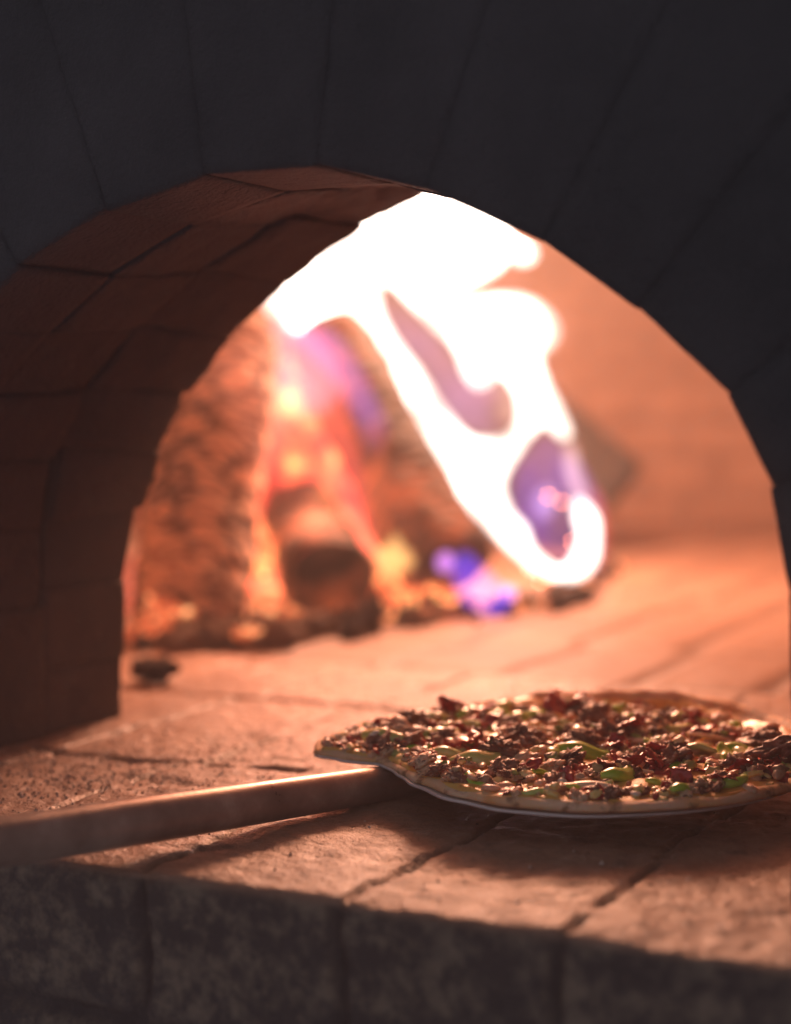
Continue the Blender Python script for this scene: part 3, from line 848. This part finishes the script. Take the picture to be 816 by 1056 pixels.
flame([[(266, 306), (285, 240), (340, 170), (420, 120), (500, 140), (545, 200), (562, 262), (545, 290), (585, 318), (592, 352), (578, 376), (600, 440), (612, 500), (628, 535), (626, 580), (600, 608), (560, 606), (508, 566), (440, 490), (398, 440), (350, 352), (318, 360), (282, 338)]], 1.47, .07, mat_flame('halo_glow', (1, .36, .34), 1.4), 'thin pinkish halo added round the big white flame', 19.3, w=.06)  # emissive halo added to soften the edge of the white flame
flame([[(519, 238), (535, 240), (549, 250), (554, 262), (548, 272), (536, 274), (525, 264), (517, 250)]], 1.43, .05, MF_white, 'small detached white tongue of flame at upper right by the arch', 4.2, w=.02)
flame([[(578, 455), (592, 462), (598, 490), (606, 512), (598, 518), (588, 512), (578, 485)]], 1.44, .03, mat_flame('pale_pink_fire', (1, .62, .62), 28), 'thin pale pink flame joining the white flame to its lower loop', 6.1, w=.02)
flame([[(390, 300), (420, 318), (480, 380), (535, 398), (536, 440), (500, 452), (462, 432), (430, 380), (395, 335)]], 1.50, .05, mat_flame('mauve_fire', (.62, .34, .85), 4.2), 'faint mauve flame showing through the gap in the big white flame', 2.2, vary=2.0)
flame([[(496, 372), (530, 376), (545, 405), (534, 432), (512, 436), (500, 412)]], 1.40, .03, mat_flame('peach_gap_fire', (1, .6, .5), 14), 'pale peach wisp of flame crossing the lower end of the mauve gap', 27.1, w=.02, vary=1.5)
flame([[(530, 490), (548, 462), (568, 446), (592, 470), (610, 498), (622, 530), (618, 580), (590, 592), (560, 575), (535, 530)]], 1.49, .06, MF_blue, 'violet blue flame inside the lower loop of the white flame', 3.1, vary=1.5)
flame([[(588, 600), (618, 590), (628, 560), (624, 520), (612, 500), (606, 540), (596, 575)]], 1.52, .04, MF_red, 'thin red flame edge right of the lower loop', 9.4)
flame([[(300, 345), (345, 338), (388, 410), (412, 490), (418, 560), (400, 572), (390, 510), (366, 435), (330, 380)]], 1.17, .03, MF_purple, 'purple flame licking down the left edge of the dark leaning log', 5.1, w=.02)
flame([[(255, 350), (300, 320), (340, 345), (356, 400), (330, 430), (290, 415), (262, 392)]], 1.15, .05, mat_flame('rosy_fire', (1, .24, .42), 13), 'rosy flame below the upper left tip of the white flame', 7.3)
flame([[(322, 560), (312, 520), (328, 500), (318, 478), (338, 460), (350, 490), (346, 512), (366, 530), (392, 560), (398, 580), (370, 576), (350, 590), (335, 570)]], 1.13, .05, MF_yellow, 'yellow orange flame rising behind the short log', 8.1)
flame([[(388, 566), (398, 560), (404, 548), (414, 562), (424, 570), (428, 586), (416, 590), (412, 602), (400, 592), (386, 584)]], 1.10, .04, mat_flame('bright_yellow_fire', (1, .55, .18), 38), 'small bright yellow flame at the foot of the dark leaning log', 11.0, w=.02)
flame([[(258, 600), (262, 560), (272, 535), (284, 560), (300, 590), (322, 585), (318, 610), (285, 628), (262, 622)]], 1.02, .04, MF_yellow, 'low yellow flame between the pale log and the short log', 12.3, w=.02)
flame([[(250, 620), (245, 520), (250, 420), (280, 360), (320, 380), (350, 450), (385, 540), (395, 610), (360, 635), (300, 640)]], 1.18, .06, MF_orange, 'broad orange red flame filling the gap between the logs', 13.7, w=.05, vary=2.2)
flame([[(180, 640), (160, 560), (168, 470), (205, 395), (262, 330), (350, 350), (370, 400), (330, 440), (272, 490), (262, 580), (258, 640), (220, 660)]], .93, .05, mat_flame('orange_glow_veil', (1, .28, .17), 5.5), 'thin orange glow veil added over the front of the logs', 17.7, w=.05)  # emissive veil added to wash the pale log with orange glow
flame([[(232, 560), (238, 450), (262, 370), (300, 330), (345, 350), (362, 420), (382, 500), (390, 570), (360, 560), (330, 470), (290, 440), (262, 500), (250, 590)]], 1.14, .05, mat_flame('pink_fire', (1, .09, .11), 9), 'loose pink flame hanging over the glowing logs', 23.7, w=.04, vary=2.2)
flame([[(136, 660), (134, 600), (148, 560), (160, 600), (166, 650), (158, 675)]], .97, .05, mat_flame('coral_fire', (1, .16, .09), 22), 'coral red flame between the pier and the pale log', 14.9)
flame([[(472, 600), (470, 578), (484, 566), (500, 580), (520, 598), (532, 612), (524, 634), (500, 634), (482, 620)]], 1.12, .03, mat_flame('deep_blue_fire', (.10, .05, 1), 26), 'deep blue flame at the foot of the dark leaning log', 15.2, w=.015)
flame([[(552, 508), (566, 498), (576, 512), (574, 530), (560, 538), (550, 524)]], 1.40, .03, mat_flame('pale_lilac_fire', (.8, .5, 1), 16), 'pale lilac flame tip floating in the blue gap of the lower loop', 21.0, w=.015, step=.004)
for (u, v, s_, lb) in ((460, 580, 10, 'pinkish violet flame tip left of the deep blue flame'), (524, 612, 8, 'lilac flame tip at the right end of the deep blue flame')):
    flame([[(u+s_*math.cos(a*PI/4), v+s_*1.2*math.sin(a*PI/4)) for a in range(8)]], 1.11, .025, mat_flame('lilac_fire', (.8, .28, 1), 50), lb, u*.1, w=.012, step=.003)

M_spark = NT('hot_spark'); e_ = M_spark.n('ShaderNodeEmission', Color=(1, .28, .14), Strength=34); M_spark.t.links.new(e_.outputs[0], M_spark.out.inputs['Surface'])
me = lump('spark', M_spark.m, .0022, .4, 3, sub=2)
for (x, y, z) in ((-.905, 1.50, .125), (-.885, 1.50, .118), (-.868, 1.50, .062), (-.90, 1.42, .03), (-.86, 1.36, .02), (-.835, 1.33, .03)):
    o = bpy.data.objects.new('spark', me); COL.objects.link(o); o.location = (x, y, z)
    tag(o, 'tiny orange spark drifting off the lower end of the white flame', 'spark', 'sparks beside the white flame')

HZ = .062
# ------------------------------------------------------------------ light
def lamp(loc, energy, radius, color):
    l = bpy.data.lights.new('fire_light', 'POINT'); l.energy = energy; l.shadow_soft_size = radius; l.color = color
    o = bpy.data.objects.new('fire_light', l); COL.objects.link(o); o.location = loc; return o
lamp((-1.02, 1.50, .68), 84, .13, (1, .455, .265))
lamp((-.98, 1.45, .38), 4, .045, (1, .50, .33))
lamp((-1.02, 1.04, .15), 2.0, .02, (1, .24, .12))

k = NT('veil_haze'); pvn = k.n('ShaderNodeVolumePrincipled', Density=HZ, Anisotropy=.35, Color=(.95, .82, .78)); k.t.links.new(pvn.outputs[0], k.out.inputs['Volume'])
v, f = box(-2.6, 1.6, -1.4, 3.6, -2.0, 1.6)
tag(mesh_obj('haze', v, f, k.m, smooth=False), 'thin warm haze added through the scene as a veil of glow', 'haze', kind='stuff')  # added haze volume: scatters firelight as a warm veil, lifts the darks

W = bpy.data.worlds.new('World'); S.world = W; W.use_nodes = True
bg = W.node_tree.nodes['Background']; bg.inputs[0].default_value = (.82, .82, 1, 1); bg.inputs[1].default_value = .215

# ------------------------------------------------------------------ camera
cam = bpy.data.cameras.new('camera'); co = bpy.data.objects.new('camera', cam); COL.objects.link(co); S.camera = co
cam.sensor_fit = 'HORIZONTAL'; cam.sensor_width = 24; cam.lens = 24*F_/816
co.location = (0, CY, CAMZ); co.rotation_euler = (PI/2-pitch, 0, yaw)
cam.clip_start = .02; cam.clip_end = 60
cam.dof.use_dof = True; cam.dof.focus_distance = 1.06; cam.dof.aperture_fstop = 2.3; cam.dof.aperture_blades = 0

S.view_settings.view_transform = 'Standard'; S.view_settings.look = 'None'; S.view_settings.exposure = 0; S.view_settings.gamma = 1
S.render.engine = 'CYCLES'
S.cycles.use_denoising = True
try: S.cycles.denoiser = 'OPENIMAGEDENOISE'
except Exception: pass
S.cycles.max_bounces = 8; S.cycles.diffuse_bounces = 5; S.cycles.glossy_bounces = 3; S.cycles.volume_bounces = 0; S.cycles.transparent_max_bounces = 24
S.cycles.sample_clamp_indirect = 4; S.cycles.caustics_reflective = False; S.cycles.caustics_refractive = False
